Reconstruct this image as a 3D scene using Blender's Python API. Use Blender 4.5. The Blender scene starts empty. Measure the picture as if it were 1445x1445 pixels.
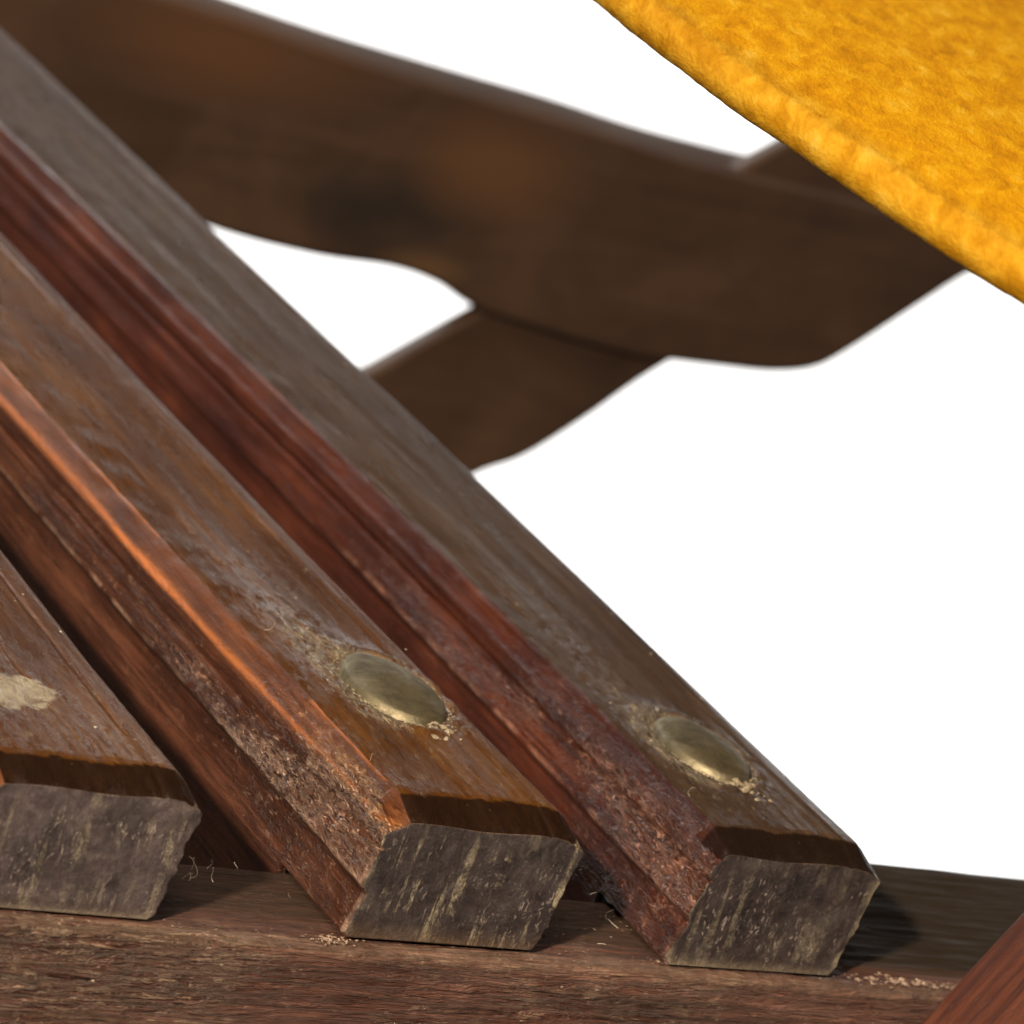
import bpy, math, random
import numpy as np
from mathutils import Matrix, Vector
random.seed(5); rng = np.random.default_rng(7)
CM = 0.01
SEAT = 0.46            # height of the slat tops above the floor, metres
S = bpy.context.scene
COL = S.collection

# ------------------------------------------------------------------ camera
F_PX = 5332.12
CAM = np.array([-18.3487, -27.6156, 13.2608])          # centimetres, slat tops at z = 0
RM = np.array([[0.8361718790708494, -0.4415632380638427, 0.3253282887199731],
               [0.12959163838352783, -0.4173025462004196, -0.8994801788776147],
               [0.5329377035939238, 0.7942798573067348, -0.2917137507266201]])
cd = bpy.data.cameras.new('camera'); cam = bpy.data.objects.new('camera', cd); COL.objects.link(cam)
cd.sensor_width = 36; cd.lens = F_PX / 1445 * 36; cd.clip_start = 0.02; cd.clip_end = 50
cd.dof.use_dof = True; cd.dof.focus_distance = 0.366; cd.dof.aperture_fstop = 50
M = Matrix.Identity(4)
for i in range(3):
    M[i][0] = RM[0][i]; M[i][1] = -RM[1][i]; M[i][2] = -RM[2][i]
    M[i][3] = CAM[i] * CM + (SEAT if i == 2 else 0)
cam.matrix_world = M
S.camera = cam

# ------------------------------------------------------------------ light
w = bpy.data.worlds.new('World'); S.world = w; w.use_nodes = True
bg = w.node_tree.nodes['Background']; bg.inputs[0].default_value = (1.0, .93, .85, 1); bg.inputs[1].default_value = 0.045

def lamp(name, loc, target, size, watts, color, size_y=None):
    ld = bpy.data.lights.new(name, 'AREA'); ld.energy = watts; ld.color = color
    ld.size = size
    if size_y: ld.shape = 'RECTANGLE'; ld.size_y = size_y
    o = bpy.data.objects.new(name, ld); COL.objects.link(o)
    o.location = loc
    o.rotation_euler = (Vector(target) - Vector(loc)).to_track_quat('-Z', 'Y').to_euler()
    return o
KEY_AZ = Vector((-.84, -.54, 0)).normalized()
kd = 0.9
lamp('key_lamp', Vector((0, 0, SEAT)) + KEY_AZ * kd * .86 + Vector((0, 0, kd * .50)), (0.02, 0.02, SEAT), .045, 13.5, (1.0, .83, .63))
lamp('overhead_fill', (-.30, -.10, SEAT + .85), (0.08, .05, SEAT), .35, 3.6, (1.0, .84, .62))  # soft fill added to brighten the cushion and slat tops
# two lamps added beside the sweep, backs to the chair, to whiten the paper
lamp('added_backdrop_lamp_left', (.05, 1.30, .95), (.95, 1.45, .15), .6, 19, (1, 1, 1))
lamp('added_backdrop_lamp_right', (1.2, .35, .95), (1.25, 1.2, .15), .6, 19, (1, 1, 1))
S.view_settings.view_transform = 'Standard'; S.view_settings.look = 'None'
S.view_settings.exposure = 0; S.view_settings.gamma = 1
S.cycles.use_denoising = True

# ------------------------------------------------------------------ helpers
def on_y(u, v, Y):
    d = RM.T @ np.array([(u - 722.5) / F_PX, (v - 722.5) / F_PX, 1.0]); return CAM + d * (Y - CAM[1]) / d[1]
def on_z(u, v, Z):
    d = RM.T @ np.array([(u - 722.5) / F_PX, (v - 722.5) / F_PX, 1.0]); return CAM + d * (Z - CAM[2]) / d[2]

def _h(ix, iy, iz, seed):
    n = (ix * 374761393 + iy * 668265263 + iz * 1274126177 + seed * 974711) & 0xffffffff
    n = ((n ^ (n >> 13)) * 1274126177) & 0xffffffff
    n = (n ^ (n >> 16)) & 0xffffffff
    return n / 4294967295.0
def noise(p, seed=0):
    """smooth value noise, -1..1, p is (n,3)"""
    f = np.floor(p); i = f.astype(np.int64); t = p - f; t = t * t * t * (t * (t * 6 - 15) + 10)
    r = 0
    for a in (0, 1):
        for b in (0, 1):
            for c in (0, 1):
                wgt = (t[:, 0] if a else 1 - t[:, 0]) * (t[:, 1] if b else 1 - t[:, 1]) * (t[:, 2] if c else 1 - t[:, 2])
                r = r + wgt * _h(i[:, 0] + a, i[:, 1] + b, i[:, 2] + c, seed)
    return r * 2 - 1
def fbm(p, o=4, seed=0):
    r = 0; a = 1; s = 0
    for k in range(o):
        r = r + a * noise(p * 2 ** k + 17.3 * k, seed + k); s += a; a *= .55
    return r / s
def sstep(a, b, x):
    t = np.clip((x - a) / (b - a), 0, 1); return t * t * (3 - 2 * t)

class MB:
    """collects grids and polygons in centimetres, one mesh at the end"""
    def __init__(s): s.v = []; s.f = []; s.m = []; s.n = 0; s.sm = []
    def add(s, V, Fc, mat=0, smooth=True):
        V = np.asarray(V, float); s.v.append(V)
        for f in Fc: s.f.append(tuple(int(k) + s.n for k in f)); s.m.append(mat); s.sm.append(smooth)
        s.n += len(V)
    def grid(s, P, mat=0, flip=False, wrap=False, matf=None):
        n, m = P.shape[:2]; base = s.n; s.v.append(P.reshape(-1, 3)); s.n += n * m
        for i in range(n - 1):
            for j in range(m - 1 + (1 if wrap else 0)):
                j2 = (j + 1) % m
                q = (base + i * m + j, base + (i + 1) * m + j, base + (i + 1) * m + j2, base + i * m + j2)
                s.f.append(q[::-1] if flip else q); s.m.append(mat if matf is None else matf(i, j)); s.sm.append(True)
    def build(s, name, mats, parent=None, loc=(0, 0, 0), disp=None, attrs=None):
        V = np.concatenate(s.v)
        me = bpy.data.meshes.new(name)
        me.from_pydata(V.tolist(), [], s.f)
        me.update()
        if disp is not None:
            nr = np.zeros(len(V) * 3); me.vertices.foreach_get('normal', nr); nr = nr.reshape(-1, 3)
            V2 = disp(V, nr)
        else: V2 = V
        if attrs:
            for k, fn in attrs.items():
                a = me.attributes.new(k, 'FLOAT', 'POINT'); a.data.foreach_set('value', np.asarray(fn(V), np.float32))
        me.vertices.foreach_set('co', (V2 * CM).astype(np.float32).ravel())
        me.polygons.foreach_set('material_index', s.m)
        me.polygons.foreach_set('use_smooth', s.sm)
        for m_ in mats: me.materials.append(m_)
        me.update()
        o = bpy.data.objects.new(name, me); COL.objects.link(o)
        if parent is not None: o.parent = parent
        o.location = (loc[0] * CM, loc[1] * CM, loc[2] * CM)
        return o

def tag(o, label=None, cat=None, group=None, kind=None):
    if label: o['label'] = label
    if cat: o['category'] = cat
    if group: o['group'] = group
    if kind: o['kind'] = kind
    return o

# ------------------------------------------------------------------ materials
class NT:
    def __init__(s, name, rot=(0, 0, 0)):
        s.mat = bpy.data.materials.new(name); s.mat.use_nodes = True; s.t = s.mat.node_tree; s.b = s.t.nodes['Principled BSDF']
        tc = s.t.nodes.new('ShaderNodeTexCoord'); s.obj = s.scale(tc.outputs['Object'], (100, 100, 100), rot=rot)
    def link(s, a, b): s.t.links.new(a, b)
    def put(s, node, key, val):
        if val is None: return
        if hasattr(val, 'links') or isinstance(val, bpy.types.NodeSocket): s.link(val, node.inputs[key])
        else:
            d = node.inputs[key]
            try: d.default_value = val
            except Exception: d.default_value = (*val, 1)
    def scale(s, vec, sc, loc=(0, 0, 0), rot=(0, 0, 0)):
        m = s.t.nodes.new('ShaderNodeMapping'); s.link(vec, m.inputs[0])
        m.inputs['Scale'].default_value = sc; m.inputs['Location'].default_value = loc; m.inputs['Rotation'].default_value = rot
        return m.outputs[0]
    def noise(s, sc, scale=1, detail=4, rough=.55, dist=0, loc=(0, 0, 0), rot=(0, 0, 0), vec=None):
        n = s.t.nodes.new('ShaderNodeTexNoise')
        s.link(s.scale(vec or s.obj, sc, loc, rot), n.inputs['Vector'])
        n.inputs['Scale'].default_value = scale; n.inputs['Detail'].default_value = detail
        n.inputs['Roughness'].default_value = rough; n.inputs['Distortion'].default_value = dist
        return n.outputs[0]
    def vor(s, sc, feature='F1', rand=1, loc=(0, 0, 0)):
        n = s.t.nodes.new('ShaderNodeTexVoronoi'); n.feature = feature
        s.link(s.scale(s.obj, sc, loc), n.inputs['Vector']); n.inputs['Scale'].default_value = 1
        return n.outputs['Distance']
    def ramp(s, f, *st):
        n = s.t.nodes.new('ShaderNodeValToRGB'); s.link(f, n.inputs[0]); e = n.color_ramp.elements
        while len(e) < len(st): e.new(.5)
        for k, (p, c) in enumerate(st):
            e[k].position = p; e[k].color = (*c, 1) if isinstance(c, tuple) else (c, c, c, 1)
        return n.outputs[0]
    def mix(s, f, a, b, mode='MIX'):
        n = s.t.nodes.new('ShaderNodeMix'); n.data_type = 'RGBA'; n.blend_type = mode
        for k, v in ((0, f), (6, a), (7, b)):
            if isinstance(v, bpy.types.NodeSocket): s.link(v, n.inputs[k])
            elif isinstance(v, tuple): n.inputs[k].default_value = (*v, 1)
            else: n.inputs[k].default_value = v if k == 0 else (v, v, v, 1)
        return n.outputs[2]
    def math(s, op, a, b=0.0, clamp=False):
        n = s.t.nodes.new('ShaderNodeMath'); n.operation = op; n.use_clamp = clamp
        for k, v in ((0, a), (1, b)):
            if isinstance(v, bpy.types.NodeSocket): s.link(v, n.inputs[k])
            else: n.inputs[k].default_value = v
        return n.outputs[0]
    def attr(s, name):
        n = s.t.nodes.new('ShaderNodeAttribute'); n.attribute_name = name; return n.outputs['Fac']
    def bump(s, h, dist_cm, strength=1, normal=None):
        n = s.t.nodes.new('ShaderNodeBump'); s.link(h, n.inputs['Height'])
        n.inputs['Distance'].default_value = dist_cm * CM; n.inputs['Strength'].default_value = strength
        if normal: s.link(normal, n.inputs['Normal'])
        return n.outputs[0]
    def out(s, color, rough=.5, normal=None, **kw):
        s.put(s.b, 'Base Color', color); s.put(s.b, 'Roughness', rough)
        if normal: s.link(normal, s.b.inputs['Normal'])
        for k, v in kw.items(): s.put(s.b, k.replace('_', ' '), v)
        return s.mat

def grain_scale(ax, along, across):
    v = [across] * 3; v[ax] = along; return tuple(v)

def wood(name, c_dark, c_mid, c_light, ax=1, rough=(.25, .5), pale=(.35, .28, .19), pale_amt=1.0,
         bump=1.0, coat=.25, speck=1.0, along=1.0, seed=0, spec=.5, end_stain=None, arris=None, rot=(0, 0, 0)):
    n = NT(name, rot); L = (seed * 3.1, seed * 1.7, seed * 2.3)
    g1 = n.noise(grain_scale(ax, .10, 1.3), 1.6, 6, .6, .6, L)
    g2 = n.noise(grain_scale(ax, .35, 9), 1.6, 6, .65, .2, L)
    g3 = n.noise(grain_scale(ax, .9, 26), 1.5, 4, .6, 0, L)
    blot = n.noise((.5, .5, .5), 1.2, 5, .6, .3, L)
    base = n.ramp(n.math('ADD', n.math('MULTIPLY', g1, .6), n.math('MULTIPLY', blot, .4)), (.36, c_dark), (.5, c_mid), (.63, c_light))
    base = n.mix(n.ramp(g2, (.40, .75), (.58, 0.0)), base, c_dark)
    # dark pores: short dashes along the grain
    pore = n.ramp(n.noise(grain_scale(ax, 1.6, 22), 1.3, 3, .5, 0, L), (.30, 1.0), (.38, 0.0))
    base = n.mix(n.math('MULTIPLY', pore, .55), base, (c_dark[0] * .35, c_dark[1] * .3, c_dark[2] * .3))
    wear = n.attr('wear')
    pv = n.noise((2.2, 2.2, 2.2), 2.2, 9, .72, 1.1, L)
    pv2 = n.noise(grain_scale(ax, 3.0, 16), 1.6, 7, .7, .8, L)
    pm = n.math('MULTIPLY', n.ramp(pv, (.54, 0.0), (.60, 1.0)), n.ramp(pv2, (.53, 0.0), (.58, 1.0)))
    pm = n.math('MULTIPLY', pm, n.math('MULTIPLY', n.math('ADD', wear, .12), pale_amt), clamp=True)
    base = n.mix(pm, base, pale)
    stain = n.attr('stain')
    if end_stain: base = n.mix(stain, base, end_stain)
    if arris: base = n.mix(n.math('MULTIPLY', n.attr('arris'), n.ramp(pv2, (.38, .5), (.52, 1.0)), clamp=True), base, arris)
    pl = n.attr('pale')
    base = n.mix(n.math('MULTIPLY', pl, n.ramp(pv, (.38, 0.25), (.56, 1.0)), clamp=True), base, pale)
    # relief
    fine = n.noise(grain_scale(ax, 7, 30), 1.5, 6, .7, .4, L)
    rn = n.noise(grain_scale(ax, 2.0 * along, 7), 1.4, 5, .65, 1.4, L)
    ridge = n.math('SUBTRACT', 1.0, n.math('ABSOLUTE', n.math('MULTIPLY', n.math('SUBTRACT', rn, .5), 14)), clamp=True)
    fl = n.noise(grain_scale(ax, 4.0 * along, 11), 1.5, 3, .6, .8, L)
    glint_fleck = n.ramp(fl, (.57, 0.0), (.62, 1.0))  # pale worn lacquer flecks, with the varnish glints put into their colour
    dark = n.ramp(fl, (.36, 1.0), (.43, 0.0))
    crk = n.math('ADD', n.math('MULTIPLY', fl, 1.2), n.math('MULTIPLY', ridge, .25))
    pn = n.noise((.9, .9, .9), 1.6, 6, .65, .4, L)
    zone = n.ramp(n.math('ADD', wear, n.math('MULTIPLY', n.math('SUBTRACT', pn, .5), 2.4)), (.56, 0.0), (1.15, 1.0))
    notst = n.math('SUBTRACT', 1.0, n.math('MULTIPLY', stain, .8))
    base = n.mix(n.math('MULTIPLY', n.math('MULTIPLY', dark, zone), .75 ), base, (c_dark[0] * .5, c_dark[1] * .45, c_dark[2] * .45))
    base = n.mix(n.math('MULTIPLY', n.math('MULTIPLY', n.math('MAXIMUM', glint_fleck, n.math('MULTIPLY', ridge, .6)), zone), n.math('MULTIPLY', notst, min(1, .8 * pale_amt)), clamp=True), base, pale)
    vd = n.vor(grain_scale(ax, 5, 7)); glints = n.math('MULTIPLY', n.ramp(vd, (.07, 1.0), (.14, 0.0)), n.math('MULTIPLY', n.ramp(n.noise((3, 3, 3), 2, 3, .6, 0, L), (.52, 0.0), (.56, 1.0)), n.math('ADD', n.math('MULTIPLY', zone, .9), .04)), clamp=True)  # tiny bright glints painted into the colour
    base = n.mix(glints, base, (min(.9, pale[0] * 1.6), min(.9, pale[1] * 1.7), min(.9, pale[2] * 1.8)))
    b1 = n.bump(g2, .012 * bump, .6)
    b2 = n.bump(fine, .004 * bump, .7, b1)
    hh = n.math('MULTIPLY', crk, n.math('ADD', wear, .06))
    b3 = n.bump(hh, .060 * bump * speck, .9, b2)
    rg = n.ramp(n.noise(grain_scale(ax, .8, 5), 1.6, 6, .6, .5, L), (.35, rough[0]), (.65, rough[1]))
    cw = n.math('MULTIPLY', n.math('ADD', n.math('MULTIPLY', wear, .9), coat * .5, clamp=True), n.math('SUBTRACT', 1.0, n.math('MULTIPLY', stain, .85)))
    n.link(b3, n.b.inputs['Coat Normal'])
    return n.out(base, rg, b3, Coat_Weight=cw, Coat_Roughness=.11, Specular_IOR_Level=n.math('MULTIPLY', n.math('SUBTRACT', 1.0, n.math('MULTIPLY', stain, .8)), spec))

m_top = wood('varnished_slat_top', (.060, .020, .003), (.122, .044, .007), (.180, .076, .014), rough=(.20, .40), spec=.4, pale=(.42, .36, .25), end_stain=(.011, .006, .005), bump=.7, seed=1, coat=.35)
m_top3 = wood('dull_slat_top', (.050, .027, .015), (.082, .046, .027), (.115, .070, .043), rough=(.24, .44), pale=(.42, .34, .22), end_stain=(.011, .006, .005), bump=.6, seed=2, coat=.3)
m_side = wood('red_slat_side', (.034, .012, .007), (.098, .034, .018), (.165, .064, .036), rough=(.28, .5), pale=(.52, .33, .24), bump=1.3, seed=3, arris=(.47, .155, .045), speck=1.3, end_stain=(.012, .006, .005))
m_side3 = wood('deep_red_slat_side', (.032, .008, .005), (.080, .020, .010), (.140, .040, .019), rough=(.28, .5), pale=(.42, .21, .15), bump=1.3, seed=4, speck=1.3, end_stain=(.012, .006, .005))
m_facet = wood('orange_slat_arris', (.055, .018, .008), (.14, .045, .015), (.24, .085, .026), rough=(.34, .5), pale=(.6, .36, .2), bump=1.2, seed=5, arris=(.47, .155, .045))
def leg_wood():
    n = NT('dark_leg_wood')
    g = n.noise((.10, 1, .8), 1.6, 5, .6, .8); b = n.noise((.25, .25, .25), 1.3, 4, .6, .5)
    base = n.ramp(n.math('ADD', n.math('MULTIPLY', g, .4), n.math('MULTIPLY', b, .6)), (.34, (.044, .024, .015)), (.50, (.066, .036, .022)), (.66, (.092, .050, .029)))
    for (u, v, Y, ru, rv, col, amt) in LEG_LIGHT_SPOTS:
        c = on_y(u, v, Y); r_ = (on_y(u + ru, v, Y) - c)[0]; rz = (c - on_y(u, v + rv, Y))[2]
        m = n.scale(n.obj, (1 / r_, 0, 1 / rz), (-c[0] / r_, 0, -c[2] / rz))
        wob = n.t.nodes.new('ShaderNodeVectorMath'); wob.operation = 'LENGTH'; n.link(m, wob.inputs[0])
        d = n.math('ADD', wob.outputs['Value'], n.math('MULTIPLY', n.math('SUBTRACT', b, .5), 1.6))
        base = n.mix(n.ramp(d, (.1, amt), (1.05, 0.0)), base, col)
    return n.out(base, .5, n.bump(g, .02, .5), Specular_IOR_Level=.35)
LEG_LIGHT_SPOTS = [(540, 290, 31, 190, 80, (.022, .017, .014), .8), (710, 240, 31, 150, 90, (.15, .070, .030), .6), (600, 378, 31, 70, 30, (.16, .09, .04), .5), (330, 70, 31, 240, 80, (.14, .062, .026), .55)]  # soft shadow and warm reflections painted into the leg colour
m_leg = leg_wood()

def end_grain(name, seed, pale_amt, g=1.0):
    n = NT(name); L = (seed * 5.1, seed * 2.7, 0)
    a = n.noise((1.6, 1, 1.6), 1.3, 9, .68, .5, L)
    base = n.ramp(a, (.36, (.026 * g, .019 * g, .020 * g)), (.52, (.050 * g, .036 * g, .036 * g)), (.66, (.082 * g, .062 * g, .060 * g)))
    st = n.noise((5.5, 1, .40), 1.5, 4, .55, .5, L, rot=(0, .22, 0))           # slanting saw marks
    br = n.noise((1.4, 1, 1.6), 1.2, 8, .7, .8, L)
    gr = n.noise((20, 1, 13), 1.5, 6, .75, 1.0, L)
    rn = n.noise((4.5, 1, 2.6), 1.5, 5, .7, 2.0, L, rot=(0, .4, 0))
    ridge = n.math('POWER', n.math('SUBTRACT', 1.0, n.math('ABSOLUTE', n.math('MULTIPLY', n.math('SUBTRACT', rn, .5), 15)), clamp=True), 1.0)
    wear = n.attr('wear'); pl = n.attr('pale')
    brm = n.ramp(br, (.46, 0.0), (.58, 1.0)); grm = n.ramp(gr, (.40, .15), (.56, 1.0))
    pm = n.math('MULTIPLY', n.math('MULTIPLY', n.ramp(st, (.52, 0.0), (.58, 1.0)), brm), grm)
    base = n.mix(n.math('MULTIPLY', pm, n.math('MULTIPLY', wear, pale_amt), clamp=True), base, (.56, .47, .31))
    fl = n.noise((13, 1, 6), 1.5, 3, .6, .8, L, rot=(0, .35, 0)); fz = n.ramp(n.math('ADD', wear, n.math('MULTIPLY', n.math('SUBTRACT', br, .5), 2.6)), (.65, .12), (1.3, .85))
    base = n.mix(n.math('MULTIPLY', n.math('MULTIPLY', n.ramp(fl, (.36, 1.0), (.43, 0.0)), .8), fz), base, (.020, .014, .013))
    base = n.mix(n.math('MULTIPLY', n.ramp(fl, (.59, 0.0), (.65, 1.0)), fz), base, (.47, .375, .33))
    base = n.mix(n.math('MULTIPLY', n.ramp(n.noise((26, 1, 22), 1.5, 4, .6, .3, L), (.56, 0.0), (.64, 1.0)), .35), base, (.015, .010, .010))
    base = n.mix(n.math('MULTIPLY', pl, n.ramp(gr, (.36, 0.25), (.52, 1.0)), clamp=True), base, (.50, .42, .28))
    base = n.mix(n.math('MULTIPLY', n.attr('stain'), grm), base, (.24, .125, .05))
    b = n.bump(st, .012, .5); b = n.bump(ridge, .010, .7, b); b = n.bump(n.noise((24, 4, 18), 1.8, 8, .75, 1.4, L), .014, .9, b)
    n.link(b, n.b.inputs['Coat Normal'])
    return n.out(base, n.ramp(a, (.35, .38), (.65, .6)), b, Specular_IOR_Level=.5, Coat_Weight=.4, Coat_Roughness=.18)
m_end = [end_grain('end_grain_dull', 1, .8, 2.3), end_grain('end_grain_scuffed', 2, 1.6, 1.35), end_grain('end_grain_dark', 3, .45, 1.3)]

def brass(name, c):
    n = NT(name)
    a = n.noise((2, 2, 2), 2, 8, .7, .4)
    col = n.ramp(a, (.35, tuple(k * .45 for k in c)), (.6, c), (.75, tuple(k * 1.5 for k in c)))
    b = n.bump(n.noise((14, 14, 14), 2, 6, .7), .008, .8)
    return n.out(col, n.ramp(a, (.35, .55), (.7, .36)), b, Metallic=.85)
m_brass = brass('dull_brass', (.36, .31, .20))
def plain(name, c1, c2, rough, sc=6, bump=.02, **kw):
    n = NT(name); a = n.noise((sc,) * 3, 1.5, 7, .7, .5)
    return n.out(n.ramp(a, (.35, c1), (.62, c2)), rough, n.bump(a, bump, .8), **kw)
m_flake = plain('pale_lacquer_flakes', (.16, .11, .07), (.50, .42, .29), .35, 14)
m_crumb = plain('pale_wood_crumbs', (.16, .09, .06), (.52, .38, .29), .4, 9)
m_fibre = plain('dust_fibre', (.45, .38, .3), (.7, .62, .52), .6, 3, .001)

def yellow_mat():
    n = NT('golden_suede')
    vr = n.scale(n.obj, (1, 1, 1), rot=(0, 0, -math.radians(56)))
    big = n.noise((.35, .9, .9), 1.5, 5, .6, .4, vec=vr)
    mid = n.noise((.8, 2.2, 2.2), 2.0, 5, .55, .5, vec=vr)
    fin = n.noise((5, 13, 13), 2.0, 5, .65, .3, vec=vr)
    v = n.math('ADD', n.math('MULTIPLY', mid, .55), n.math('ADD', n.math('MULTIPLY', fin, .25), n.math('MULTIPLY', big, .2)))
    c = n.ramp(v, (.34, (.46, .19, .002)), (.46, (.64, .285, .003)), (.56, (.76, .385, .005)), (.68, (.86, .55, .07)))
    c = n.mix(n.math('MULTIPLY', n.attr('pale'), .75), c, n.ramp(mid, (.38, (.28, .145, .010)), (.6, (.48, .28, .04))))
    b = n.bump(mid, .05, .5); b = n.bump(fin, .03, .8, b)
    return n.out(c, .85, b, Specular_IOR_Level=.08)
m_yel = yellow_mat()
n_ = NT('white_backdrop_paper'); m_back = n_.out((.9, .9, .9), .9)

# ------------------------------------------------------------------ backdrop sweep
def backdrop():
    view = Vector((.5329, .7943, 0)).normalized(); side = Vector((view.y, -view.x, 0))
    prof = [(0.92, 0), (1.1, 0), (1.5, 0)]
    for k in range(1, 13):
        a = math.radians(90 * k / 12); prof.append((1.5 + .6 * math.sin(a), .6 - .6 * math.cos(a)))
    prof += [(2.1, .615), (2.1, .63)]
    P = np.zeros((len(prof), 9, 3))
    for i, (d, z) in enumerate(prof):
        for j in range(9):
            q = view * d + side * (j / 8 - .5) * 1.35
            P[i, j] = (q.x * 100, q.y * 100, z * 100)
    mb = MB(); mb.grid(P, flip=True); tag(mb.build('backdrop', [m_back]), kind='structure')
backdrop()

# ------------------------------------------------------------------ the chair
chair = bpy.data.objects.new('folding_slatted_chair', None); COL.objects.link(chair); chair.location = (0, 0, 0)
tag(chair, 'dark varnished folding chair of brass-nailed wooden slats over a rail, with crossed curved legs', 'chair')
Z0 = SEAT / CM

def interp(y, pts):
    xs = [a for a, b in pts]; ys = [b for a, b in pts]; return np.interp(y, xs, ys)

H = 1.42
def section(y, ridge, right, ch=.24):
    """slat cross section as (x,z,material) polyline from bottom left, over the top, to bottom right"""
    r = ridge
    fx = r - ch; lean = ch - .26
    return [(.04 + fx + lean, -H, 1), (-.04 + fx + lean, -H + .06, 1), (.045 + fx + lean * .6, -.93, 1), (-.035 + fx + lean * .4, -.83, 1), (fx - .02, -.62, 1), (fx + .0, -.475, 1), (fx + .07, -.44, 1), (fx + .0, -.40, 1), (fx - .01, -.25, 1), (fx + .03, -.20, 2), (r - .03, -.02, 2), (r, .0, 2), (r + .03, .004, 0),
            (right - .42, .0, 0), (right - .36, -.012, 0), (right - .32, .0, 0), (right - .13, -.02, 0), (right - .04, -.075, 0), (right + .05, -.16, 0), (right + .09, -.25, 3), (right + .07, -.36, 3), (right - .05, -H + .05, 3), (right - .10, -H, 3)]

def resample(sec, step):
    P = []; Mt = []
    for (a, b) in zip(sec[:-1], sec[1:]):
        L = math.hypot(b[0] - a[0], b[1] - a[1]); k = max(1, int(math.ceil(L / step)))
        P.append(k); Mt += [b[2]] * k
    return P, Mt

def make_slat(x0, ridge_pts, right_pts, mats, nail, seed, pale_edge=False, ch=.24, length=29.5):
    ys = [0, .012, .035]
    y = .035
    while y < length:
        y += .030 if y < 3.6 else min(.5, .030 * (1 + (y - 3.6) * .6)); ys.append(min(y, length))
    ref = section(1.0, interp(1, ridge_pts), interp(1, right_pts), ch); ks, Mt = resample(ref, .03)
    rows = []
    for y in ys:
        sec = section(y, float(interp(y, ridge_pts)), float(interp(y, right_pts)), ch)
        pts = []
        for (a, b), k in zip(zip(sec[:-1], sec[1:]), ks):
            for q in range(k): t = q / k; pts.append((a[0] + (b[0] - a[0]) * t, a[1] + (b[1] - a[1]) * t))
        pts.append(sec[-1][:2]); pts = np.array(pts)
        deep = float(sstep(1.38, 1.46, np.array(y))) * 1.7
        pts[:, 1] -= deep * sstep(.95, H, -pts[:, 1])
        ins = .028 * (1 - min(1, y / .035)) ** 1.5
        cx, cz = 1.1, -.7
        pts[:, 0] += (cx - pts[:, 0]) * ins * .6; pts[:, 1] += (cz - pts[:, 1]) * ins * .8
        # top end chamfer
        cw_ = .38 + .025 * np.sin(pts[:, 0] * 2.3 + seed * 2) + .025 * np.sin(pts[:, 0] * 7.1 + seed) + .015 * np.sin(pts[:, 0] * 17 + seed)
        drop = (.13 + .012 * np.sin(pts[:, 0] * 5 + seed)) * np.clip(1 - y / cw_, 0, 1) * sstep(-.35, -.02, pts[:, 1])
        pts[:, 1] -= drop
        rows.append(np.column_stack([pts[:, 0], np.full(len(pts), y), pts[:, 1]]))
    P = np.array(rows)
    mb = MB()
    mb.grid(P, flip=True, matf=lambda i, j: {0: 0, 1: 1, 2: 2, 3: 1}[Mt[j]])
    # end face: rings shrinking from the shell's own first row towards the middle
    s0 = P[0]; m_ = len(s0); cen = np.array([1.12, 0, -.72])
    fr = [1 - .012, 1 - .03] + list(np.linspace(.95, .04, 34))
    base = mb.n
    for f_ in fr:
        ring_ = cen + (s0 - cen) * f_; ring_[:, 1] = -.0015; mb.v.append(ring_); mb.n += m_
    prev = 0
    for k in range(len(fr)):
        cur = base + k * m_
        for jj in range(m_):
            j2 = (jj + 1) % m_
            mb.f.append((prev + jj, cur + jj, cur + j2, prev + j2)); mb.m.append(3); mb.sm.append(True)
        prev = cur
    mb.add([cen], [], 3)
    for jj in range(m_): mb.f.append((prev + jj, mb.n - 1, prev + (jj + 1) % m_)); mb.m.append(3); mb.sm.append(True)
    # far cap
    n0 = len(P[-1]); mb.add(P[-1], [tuple(range(n0))], 1, False)
    nx_, ny_, rx_, ry_ = nail
    def wear(V):
        w_end = 1 - sstep(.3, 3.6, V[:, 1]); side = sstep(.02, .12, -V[:, 2])
        nn = noise(V * (1.1, .5, 1.1), seed + 40) * .5 + .5
        w1 = w_end * (.25 + .85 * side) * (.35 + 1.0 * nn)
        band = np.exp(-((V[:, 2] + .55 + .2 * noise(V * (0.001, .35, 0.001), seed + 3)) / .22) ** 2) * (V[:, 0] < .5)
        w1 = w1 + .8 * band * (1 - sstep(3, 11, V[:, 1])) * (.3 + nn)
        w1 = w1 * np.where((V[:, 2] < -.87) & (V[:, 0] < .4), .45, 1)
        d = np.hypot((V[:, 0] - nx_) / (rx_ * 1.12), (V[:, 1] - ny_) / (ry_ * 1.12))
        left_ = sstep(-.1, .9, -(V[:, 0] - nx_) / rx_ + .3 * (V[:, 1] - ny_) / ry_)
        ring = np.exp(-((d - 1.05) / .28) ** 2) * (.25 + .9 * left_) * (V[:, 2] > -.1)
        scuff = np.exp(-((V[:, 0] - (nx_ - .48)) / .30) ** 2 - ((V[:, 1] - ny_ - .75) / .8) ** 2) * (V[:, 2] > -.05) * (1.6 if seed != 3 else .5) + .35 * np.exp(-((V[:, 0] - .8) / .4) ** 2 - ((V[:, 1] - 4.5) / 1.6) ** 2) * (V[:, 2] > -.05)
        isend = V[:, 1] < -.001
        cham = 1 - .9 * ((V[:, 1] < .45) & (V[:, 1] > -.001) & (V[:, 2] > -.2) & (V[:, 0] > .15))
        we = .45 + .55 * nn - .3 * sstep(-.5, -.2, V[:, 2])
        return np.clip(np.where(isend, we, (w1 + ring * 1.2 + scuff) * cham), 0, 1.3) * (V[:, 2] > -1.5)
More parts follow.
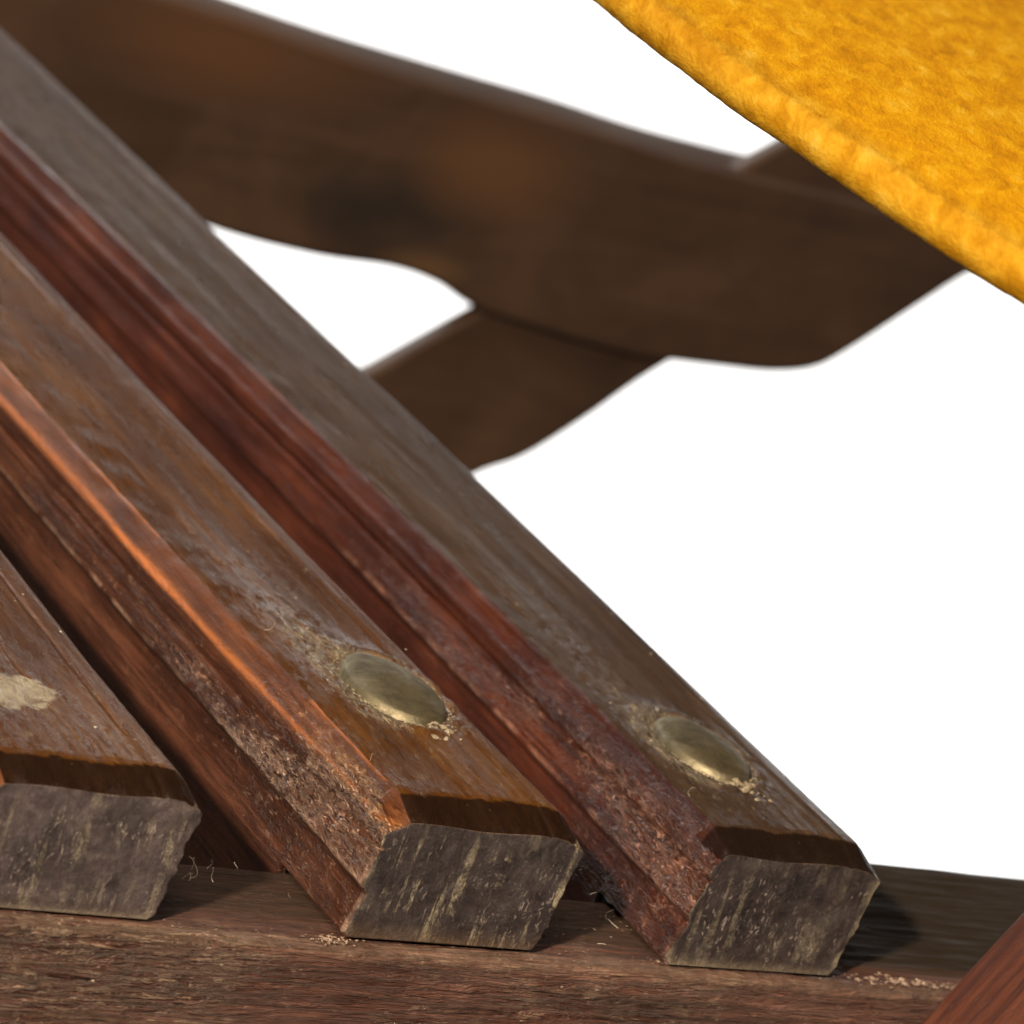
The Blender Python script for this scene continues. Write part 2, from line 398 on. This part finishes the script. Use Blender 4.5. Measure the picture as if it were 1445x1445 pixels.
    def stain(V):
        top = (V[:, 1] < .37 + .025 * np.sin(V[:, 0] * 2.3 + seed * 2) + .025 * np.sin(V[:, 0] * 7.1 + seed) + .02 * fbm(V * (6, 3, 1), 3, seed)) & (V[:, 1] > -.001) & (V[:, 2] > -.2) & (V[:, 0] > .15)
        low = (V[:, 1] < -.001) * (1 - sstep(-H + .02, -H + .28, V[:, 2])) * .8 * (noise(V * (4, 1, 5), seed + 9) * .5 + .6) * (1 if seed == 2 else .15)
        return np.clip(top * .9 + low, 0, 1)
    def pale(V):
        r = np.exp(-((np.hypot((V[:, 0] - nx_) / (rx_ * 1.05), (V[:, 1] - ny_) / (ry_ * 1.05)) - 1) / .09) ** 2) * (V[:, 2] > -.06) * (noise(V * 3, seed + 5) * .6 + .45)
        if pale_edge:
            e = (V[:, 1] < .09) * sstep(2.20, 2.27, V[:, 0] + .05 * noise(V * (1, 1, 5), 3) - .09 * (V[:, 2] + .25)) * (V[:, 2] < -.12)
            r = np.maximum(r, e)
        e2 = (V[:, 1] < .05) * (1 - sstep(.02, .10, V[:, 0] + .06 * noise(V * (1, 1, 6), 8))) * .5 * (V[:, 2] < -.3)
        fr = np.exp(-((V[:, 2] + H - .03) / .05) ** 2) * (V[:, 1] < .04) * .7 * (noise(V * (2, 1, 1), seed + 2) * .5 + .5)
        lz = -.82 + .02 * noise(V * (0, 1.5, 0), seed + 60)
        led = np.exp(-((V[:, 2] - lz) / .028) ** 2) * (V[:, 0] < .4) * (V[:, 1] > .02) * (1 - sstep(5, 12, V[:, 1])) * np.clip(noise(V * (0, 3.5, 6), seed + 61) * 1.2 + .35, 0, .8)
        e2 = np.maximum(e2, led)
        if seed == 1:
            c = on_z(12, 972, 0); q = np.hypot((V[:, 0] - (c[0] + 4.24)) / .44, (V[:, 1] - c[1]) / .36) + .5 * fbm(V * 5, 4, 12)
            r = np.maximum(r * 0, (q < 1) * (V[:, 2] > -.1) * .95)
        return np.clip(np.maximum(np.maximum(r, e2), fr), 0, 1)
    def arr(V):
        if seed == 3: return np.zeros(len(V))
        zz = V[:, 2] + .205 + .012 * noise(V * (0, .8, 0), seed)
        return (V[:, 0] < .4) * (V[:, 1] > .02) * np.exp(-(zz / (.026 + .014 * noise(V * (0, .9, 0), 83))) ** 2) * (.95 + .4 * noise(V * (0, .5, 0), 77)) + (V[:, 0] < .4) * .8 * np.exp(-((V[:, 2]) / .012) ** 2) * (noise(V * (0, 1.2, 0), 79) > .1) * (V[:, 1] > .4)
    def disp(V, N):
        wv = wear(V)
        g = fbm(V * (2.2, .12, 2.2), 3, seed) * .022                       # long waves of hand planing
        g += fbm(V * (9, .5, 9), 3, seed + 11) * .006
        c = fbm(V * (8, 6, 8), 4, seed + 21)
        g += np.clip(wv, 0, 1.2) * np.where(V[:, 1] < -.001, .22, 1) * (c * .014 + .007 * noise(V * (26, 12, 26), seed + 55))
        edge = np.exp(-(V[:, 1] / .08) ** 2)
        g += edge * np.where(V[:, 1] < -.001, .35, 1) * (fbm(V * (6, 2, 6), 3, seed + 31) * .022 - .05 * np.clip(noise(V * (5, 3, 5), seed + 33) - .45, 0, 1))
        g += (V[:, 0] < .6) * (V[:, 0] > -.1) * np.exp(-((V[:, 2] + .02) / .05) ** 2) * fbm(V * (3, 2.2, 3), 4, seed + 36) * .022
        d = np.hypot((V[:, 0] - nx_) / rx_, (V[:, 1] - ny_) / ry_)
        g -= (V[:, 2] > -.1) * .035 * np.exp(-((d - 1.0) / .10) ** 2)       # dented ring round the nail
        g += (V[:, 2] > -.1) * .020 * np.exp(-((d - 1.22) / .10) ** 2) * (.6 + noise(V * 5, 4))
        # a long crack in the left face
        cz = -.60 + .03 * noise(V * (0, .6, 0) + (3, 0, 5), seed + 6) + .02 * noise(V * (0, 4, 0), seed + 7)
        g -= (V[:, 0] < .35) * (V[:, 1] > .25) * (.035 if seed < 3 else 0) * np.exp(-((V[:, 2] - cz) / .018) ** 2)
        return V + N * g[:, None]
    o = mb.build('slat', [mats[0], mats[1], mats[2], m_end[seed - 1]], chair, (x0, 0, Z0), disp, dict(wear=wear, stain=stain, pale=pale, arris=arr))
    return o

slat1 = make_slat(-4.24, [(0, .30), (5, .15), (29.5, .1)], [(0, 2.28), (.3, 2.27), (2.66, 2.22), (5, 2.22), (29.5, 2.1)], (m_top, m_side, m_facet), (.30, 2.35, .50, .72), 1)
slat2 = make_slat(0.0, [(0, .29), (.47, .28), (5.3, .11), (10.9, -.02), (29.5, -.1)], [(0, 2.28), (.4, 2.25), (6, 2.08), (16, 1.97), (29.5, 1.9)], (m_top, m_side, m_facet), (1.40, 2.76, .52, .77), 2)
slat3 = make_slat(3.75, [(0, .28), (8, .29), (21, .05), (29.5, 0)], [(0, 2.22), (.4, 2.22), (9.6, 2.27), (27, 2.30), (29.5, 2.3)], (m_top3, m_side3, m_side3), (1.19, 2.17, .47, .72), 3, pale_edge=True, ch=.13)
slat2['label'] = 'amber brown slat with the palest scuffed end'
slat3['label'] = 'greyish brown slat with a deep red side'
slat1['label'] = 'amber brown slat with a smooth grey end'

def nail(parent, nx, ny, rx, ry, seed):
    mb = MB(); nr, na = 22, 48; P = np.zeros((nr, na, 3))
    for i in range(nr):
        t = (i / (nr - 1)) * 1.0
        for j in range(na):
            a = 2 * math.pi * j / na
            rr = max(t, .001); z = .005 + .125 * math.sqrt(max(0, 1 - rr ** 2.0)) - (.03 if i == nr - 1 else 0)
            P[i, j] = (nx + rx * rr * math.cos(a), ny + ry * rr * math.sin(a), z)
    mb.grid(P, wrap=True)
    def disp(V, N): return V + N * (fbm(V * 2.2, 3, seed) * .018 + fbm(V * 9, 3, seed + 5) * .004)[:, None]
    o = mb.build('nail_head', [m_brass], parent, (0, 0, 0), disp)
    # crust of flaked lacquer round the head
    fb = MB()
    for k in range(420):
        a = random.uniform(0, 2 * math.pi)
        wgt = .25 + .75 * max(0, math.cos(a - math.radians(250)))      # mostly the near left side
        if random.random() > wgt: continue
        d = 1.02 + abs(random.gauss(0, .10))
        x = nx + rx * d * math.cos(a); y = ny + ry * d * math.sin(a); s = random.uniform(.004, .014)
        chip(fb, x, y, .004, s, random.uniform(1.0, 2.6), a + math.pi / 2)
    for k in range(16):                                                # broken knot of lacquer at the near end
        x = nx + .10 + random.gauss(0, .07); y = ny - ry - .12 + random.gauss(0, .13); chip(fb, x, y, .01, random.uniform(.015, .055), 1.4, random.uniform(0, 3))
    tag(fb.build('flaked_lacquer', [m_flake], parent), kind='stuff')
    return o

def chip(mb, x, y, z, s, el, a):
    n = 6; V = []
    for k in range(n):
        b = 2 * math.pi * k / n; r = s * random.uniform(.6, 1.3)
        px, py = r * el * math.cos(b), r * math.sin(b)
        V.append((x + px * math.cos(a) - py * math.sin(a), y + px * math.sin(a) + py * math.cos(a), z + random.uniform(-.3, .3) * s))
    V.append((x, y, z + s * random.uniform(.4, 1.0)))
    mb.add(V, [(k, (k + 1) % n, n) for k in range(n)], 0, False)

nail(slat1, .30, 2.35, .50, .72, 1); nail(slat2, 1.40, 2.76, .52, .77, 2); nail(slat3, 1.19, 2.17, .47, .72, 3)

# rail the slats are nailed to
RT = -1.435
def make_rail():
    sec = [(3.0, -4.2), (3.0, RT - .10), (2.9, RT - .01), (2.75, RT), (0.05, RT), (-.10, RT - .010), (-.16, RT - .04), (-.20, RT - .11), (-.215, RT - .30),
           (-.235, -2.22), (-.23, -2.30), (-.33, -2.35), (-.36, -2.42), (-.33, -2.50), (-.30, -4.2)]
    ks = [max(1, int(math.hypot(b[0] - a[0], b[1] - a[1]) / (.03 if a[1] > -2.6 and a[0] < 2.95 and b[1] > -3 else .3))) for a, b in zip(sec[:-1], sec[1:])]
    pr = []
    for (a, b), k in zip(zip(sec[:-1], sec[1:]), ks):
        for q in range(k): t = q / k; pr.append((a[0] + (b[0] - a[0]) * t, a[1] + (b[1] - a[1]) * t))
    pr.append(sec[-1]); pr = np.array(pr); yb = lambda x: 1.33 if x < 6.25 else 2.95
    xs = np.concatenate([np.arange(-9, -5, .3), np.arange(-5, 10.5, .035), np.arange(10.5, 16, .3)])
    P = np.zeros((len(xs), len(pr), 3)); P[:, :, 0] = xs[:, None]; P[:, :, 1] = pr[None, :, 0]
    for i_, x_ in enumerate(xs): P[i_, :, 1] = np.where(pr[:, 0] > .05, .05 + (pr[:, 0] - .05) * (yb(x_) - .05) / 2.95, pr[:, 0])
    P[:, :, 2] = pr[None, :, 1]
    mb = MB(); mb.grid(P)
    for r in (0, -1): mb.add(P[r], [tuple(range(len(pr)))], 0, False)
    def wear(V):
        nn = noise(V * (.8, 1.2, 1.2), 51) * .5 + .5
        f = (V[:, 1] < .1) * (.35 + .8 * nn)
        cl = np.exp(-((V[:, 0] + 2.9) / 1.3) ** 2) * (V[:, 1] < -.05) * 1.3
        t = (V[:, 1] >= .1) * (1 - sstep(1.2, 2.4, V[:, 1])) * (.15 + .6 * nn) * (V[:, 0] < 6.2)
        return np.clip(f * .8 + t + cl, 0, 1.3)
    def disp(V, N):
        wv = wear(V)
        wv = wv * np.where((V[:, 0] > 6.3) & (V[:, 1] > .3), .1, 1)
        g = fbm(V * (.3, 3, 3), 3, 61) * .03 * np.where((V[:, 0] > 6.3) & (V[:, 1] > .3), .2, 1) + fbm(V * (.9, 12, 12), 3, 71) * .010 + wv * fbm(V * (5, 8, 8), 4, 81) * .026
        return V + N * g[:, None]
    z = lambda V: np.zeros(len(V))
    def stain(V): return np.clip((V[:, 1] > -.05) * sstep(.05, .5, V[:, 1]) * np.where(V[:, 0] > 6.2, 1.0, .75), 0, 1)
    def pale(V): return np.exp(-((V[:, 2] - RT + .03) / .06) ** 2) * (V[:, 1] < 0) * .35
    return mb.build('rail', [m_rail_], chair, (0, 0, Z0), disp, dict(wear=wear, stain=stain, pale=pale))
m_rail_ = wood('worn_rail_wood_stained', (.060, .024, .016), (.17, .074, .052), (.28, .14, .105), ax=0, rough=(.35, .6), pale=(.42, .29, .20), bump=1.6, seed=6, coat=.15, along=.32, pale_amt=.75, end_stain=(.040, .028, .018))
rail = make_rail()

# crumbs on the rail edge
cb = MB()
for k in range(170):
    x = random.uniform(6.15, 8.3); chip(cb, x, .06 + random.gauss(0, .05), RT + .006, random.uniform(.006, .032) if abs(x - 6.9) < .5 else random.uniform(.004, .018), random.uniform(1, 2.4), random.uniform(-.6, .6))
for k in range(70):
    x = random.gauss(-.15, .12); chip(cb, x, random.gauss(-.04, .05), RT + .004, random.uniform(.004, .016), random.uniform(1, 2.5), random.uniform(0, 3))
for k in range(160):
    x = random.uniform(-5, 8); chip(cb, x, random.uniform(-.08, .12), RT + .004, random.uniform(.003, .010), random.uniform(1, 3), random.uniform(-.5, .5))
for k in range(30):
    x = random.uniform(2.5, 3.8); chip(cb, x, random.uniform(0, 1.0), RT + .006, random.uniform(.003, .011), random.uniform(1, 3), random.uniform(0, 3))
tag(cb.build('wood_crumbs', [m_crumb], rail), kind='stuff')

# ------------------------------------------------------------------ crossed curved legs behind
def catmull(pts, k=8):
    P = np.array(pts, float); out = []
    n = len(P)
    for i in range(n):
        p0, p1, p2, p3 = P[(i - 1) % n], P[i], P[(i + 1) % n], P[(i + 2) % n]
        for q in range(k):
            t = q / k
            out.append(.5 * ((2 * p1) + (-p0 + p2) * t + (2 * p0 - 5 * p1 + 4 * p2 - p3) * t * t + (-p0 + 3 * p1 - 3 * p2 + p3) * t ** 3))
    return np.array(out)

def plank(name, pix, Y, thick, mat, bev, parent, k=6, label=None, forward=0):
    """a flat board lying in the plane y = Y, its outline measured there, with rounded arrises"""
    Q = np.array([on_y(u, v, Y) for u, v in pix]); xz = catmull(Q[:, [0, 2]], k)
    Y = Y - forward
    d = np.roll(xz, -1, 0) - np.roll(xz, 1, 0); L = np.hypot(d[:, 0], d[:, 1])[:, None] + 1e-9; d /= L
    area = np.sum(xz[:, 0] * np.roll(xz[:, 1], -1) - np.roll(xz[:, 0], -1) * xz[:, 1])
    inn = np.stack([-d[:, 1], d[:, 0]], 1) * (1 if area > 0 else -1)
    rings = []
    for t in range(5):
        a = math.pi / 2 * t / 4; rings.append((bev * (1 - math.sin(a)), bev * (1 - math.cos(a))))
    rings = rings + [(i_, thick - y_) for i_, y_ in rings[::-1]]
    P = np.zeros((len(rings), len(xz), 3))
    for r, (i_, y_) in enumerate(rings):
        q = xz + inn * i_; P[r, :, 0] = q[:, 0]; P[r, :, 2] = q[:, 1]; P[r, :, 1] = Y + y_
    mb = MB(); mb.grid(P, wrap=True, flip=(area > 0))
    idx = tuple(range(len(xz)))
    mb.add(P[0], [idx if area > 0 else idx[::-1]], 0, False); mb.add(P[-1], [idx[::-1] if area > 0 else idx], 0, False)
    o = mb.build(name, [mat], parent, (0, 0, Z0))
    if label: o['label'] = label
    return o
A = [(-420, -170), (-150, -95), (100, -40), (300, 18), (500, 84), (680, 137), (830, 180), (960, 222), (1075, 252), (1180, 276), (1300, 305), (1450, 330), (1500, 345), (1480, 365),
     (1400, 385), (1370, 388), (1300, 432), (1200, 497), (1150, 522), (1090, 527), (1020, 520), (955, 512), (900, 505), (800, 478), (677, 438), (620, 402), (555, 379), (450, 363), (320, 330), (200, 280), (0, 190), (-400, 60)]
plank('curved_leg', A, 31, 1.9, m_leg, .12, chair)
B = [(u + 8, v + 2) for u, v in [(420, 580), (525, 520), (675, 436), (860, 338), (1050, 230), (1110, 197), (1300, 90), (1500, -10), (1560, 150), (1370, 280), (1120, 405), (920, 521), (820, 590), (735, 643), (675, 665), (600, 700), (470, 760)]]
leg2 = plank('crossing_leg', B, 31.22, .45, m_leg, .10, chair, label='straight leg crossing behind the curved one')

# red brown leg in the near right corner
Rp = [(1300, 1440), (1370, 1362), (1445, 1282), (1560, 1158), (1700, 1010), (1850, 1180), (1700, 1360), (1500, 1580), (1350, 1740), (1180, 1580)]
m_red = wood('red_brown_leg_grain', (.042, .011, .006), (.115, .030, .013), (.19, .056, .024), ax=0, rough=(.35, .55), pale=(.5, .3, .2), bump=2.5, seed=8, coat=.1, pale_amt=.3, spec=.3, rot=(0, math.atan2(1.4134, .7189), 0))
o = plank('front_leg', Rp, -.6, 1.3, m_red, .07, chair, k=10, forward=1.3, label='red brown leg crossing in front of the rail')

# ------------------------------------------------------------------ golden cushion
def cushion():
    HC = 7.0
    e = [on_z(u, v, HC) for u, v in ((845, 0), (960, 90), (1100, 190), (1250, 290), (1370, 370), (1445, 415))]
    for q in e: print('cushion edge', np.round(q, 2))
    E_ = np.array(e)[::-1] + np.array([.27, 0, 0])
    ys = np.concatenate([np.arange(-9, E_[-1][1] + 7.9, .05)])
    xe = np.interp(ys, E_[:, 1], E_[:, 0])
    # continue straight beyond the measured edge
    s1 = (E_[1, 0] - E_[0, 0]) / (E_[1, 1] - E_[0, 1]); s2 = (E_[-1, 0] - E_[-2, 0]) / (E_[-1, 1] - E_[-2, 1])
    xe = np.where(ys < E_[0, 1], E_[0, 0] + s1 * (ys - E_[0, 1]), xe); xe = np.where(ys > E_[-1, 1], E_[-1, 0] + s2 * (ys - E_[-1, 1]), xe)
    kern = np.ones(61) / 61; xe = np.convolve(np.pad(xe, 30, 'edge'), kern, 'valid')
    R = .22
    sec = []
    for t in range(25):
        a = -math.pi / 2 - math.pi * t / 24
        sec.append((R + R * math.cos(a), R * math.sin(a)))
    sec = [(20, -R)] + [(R + .06 * k, -R) for k in range(60, 0, -12)] + sec + [(R + .06 * k, R + .25 * (1 - math.exp(-k * .03))) for k in range(1, 130)] + [(20, R + .26)]
    sec = np.array(sec)
    P = np.zeros((len(ys), len(sec), 3)); P[:, :, 0] = xe[:, None] + sec[None, :, 0]; P[:, :, 1] = ys[:, None]; P[:, :, 2] = HC + sec[None, :, 1]
    mb = MB(); mb.grid(P)
    def disp(V, N): return V + N * (fbm(V * .9, 2, 91) * .02 + fbm(V * (6, 5, 6), 4, 95) * .009)[:, None]
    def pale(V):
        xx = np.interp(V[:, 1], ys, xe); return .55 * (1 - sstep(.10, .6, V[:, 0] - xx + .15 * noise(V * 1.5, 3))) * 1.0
    c = mb.build('cushion', [m_yel], None, (0, 0, Z0), disp, dict(pale=pale))
    tag(c, 'golden yellow suede cushion with a mottled nap, above the dark curved leg', 'cushion')
cushion()

# ------------------------------------------------------------------ dust and fibres
db = MB()
def fibre(p, L, r=.0045, up=.6):
    k = 12; a = random.uniform(0, 6.28); pts = []
    q = np.array(p, float); d = np.array([math.cos(a), math.sin(a), random.uniform(0, up)])
    for i in range(k):
        pts.append(q.copy()); d += rng.normal(0, .35, 3); d /= np.linalg.norm(d); q = q + d * L / k
    P = np.zeros((k, 4, 3))
    for i, c in enumerate(pts):
        for j in range(4):
            b = math.pi / 2 * j; P[i, j] = c + np.array([math.cos(b), math.sin(b) * .5, math.sin(b)]) * r * (1 - .5 * i / k)
    db.grid(P, wrap=True)
for k in range(6): fibre((random.uniform(-1.6, -1.2), random.uniform(.3, .9), -1.3 + .2 * random.random()), random.uniform(.12, .35), .005)
for k in range(2): fibre((random.uniform(2.5, 3.6), random.uniform(0, .8), RT + .03), random.uniform(.15, .4), .004)
for k in range(12): fibre((random.uniform(-4, 6), random.uniform(0, .2) - .03, random.uniform(-1.3, -.3)), random.uniform(.04, .14), .0022)
for k in range(7): fibre((random.choice([0, 3.75]) + random.uniform(.2, 2.1), random.uniform(.4, 4), .015), random.uniform(.06, .25), .0028, .1)
for k in range(34):
    x = random.choice([-4.2, 0, 3.75]) + random.uniform(.3, 2.1); y = random.uniform(.4, 6); s = random.uniform(.005, .016)
    chip(db, x, y, .015, s, 1.1, 0)
tag(db.build('dust', [m_fibre], None, (0, 0, Z0)), 'pale dust specks and stray fibres on the slats and rail', 'dust', kind='stuff')
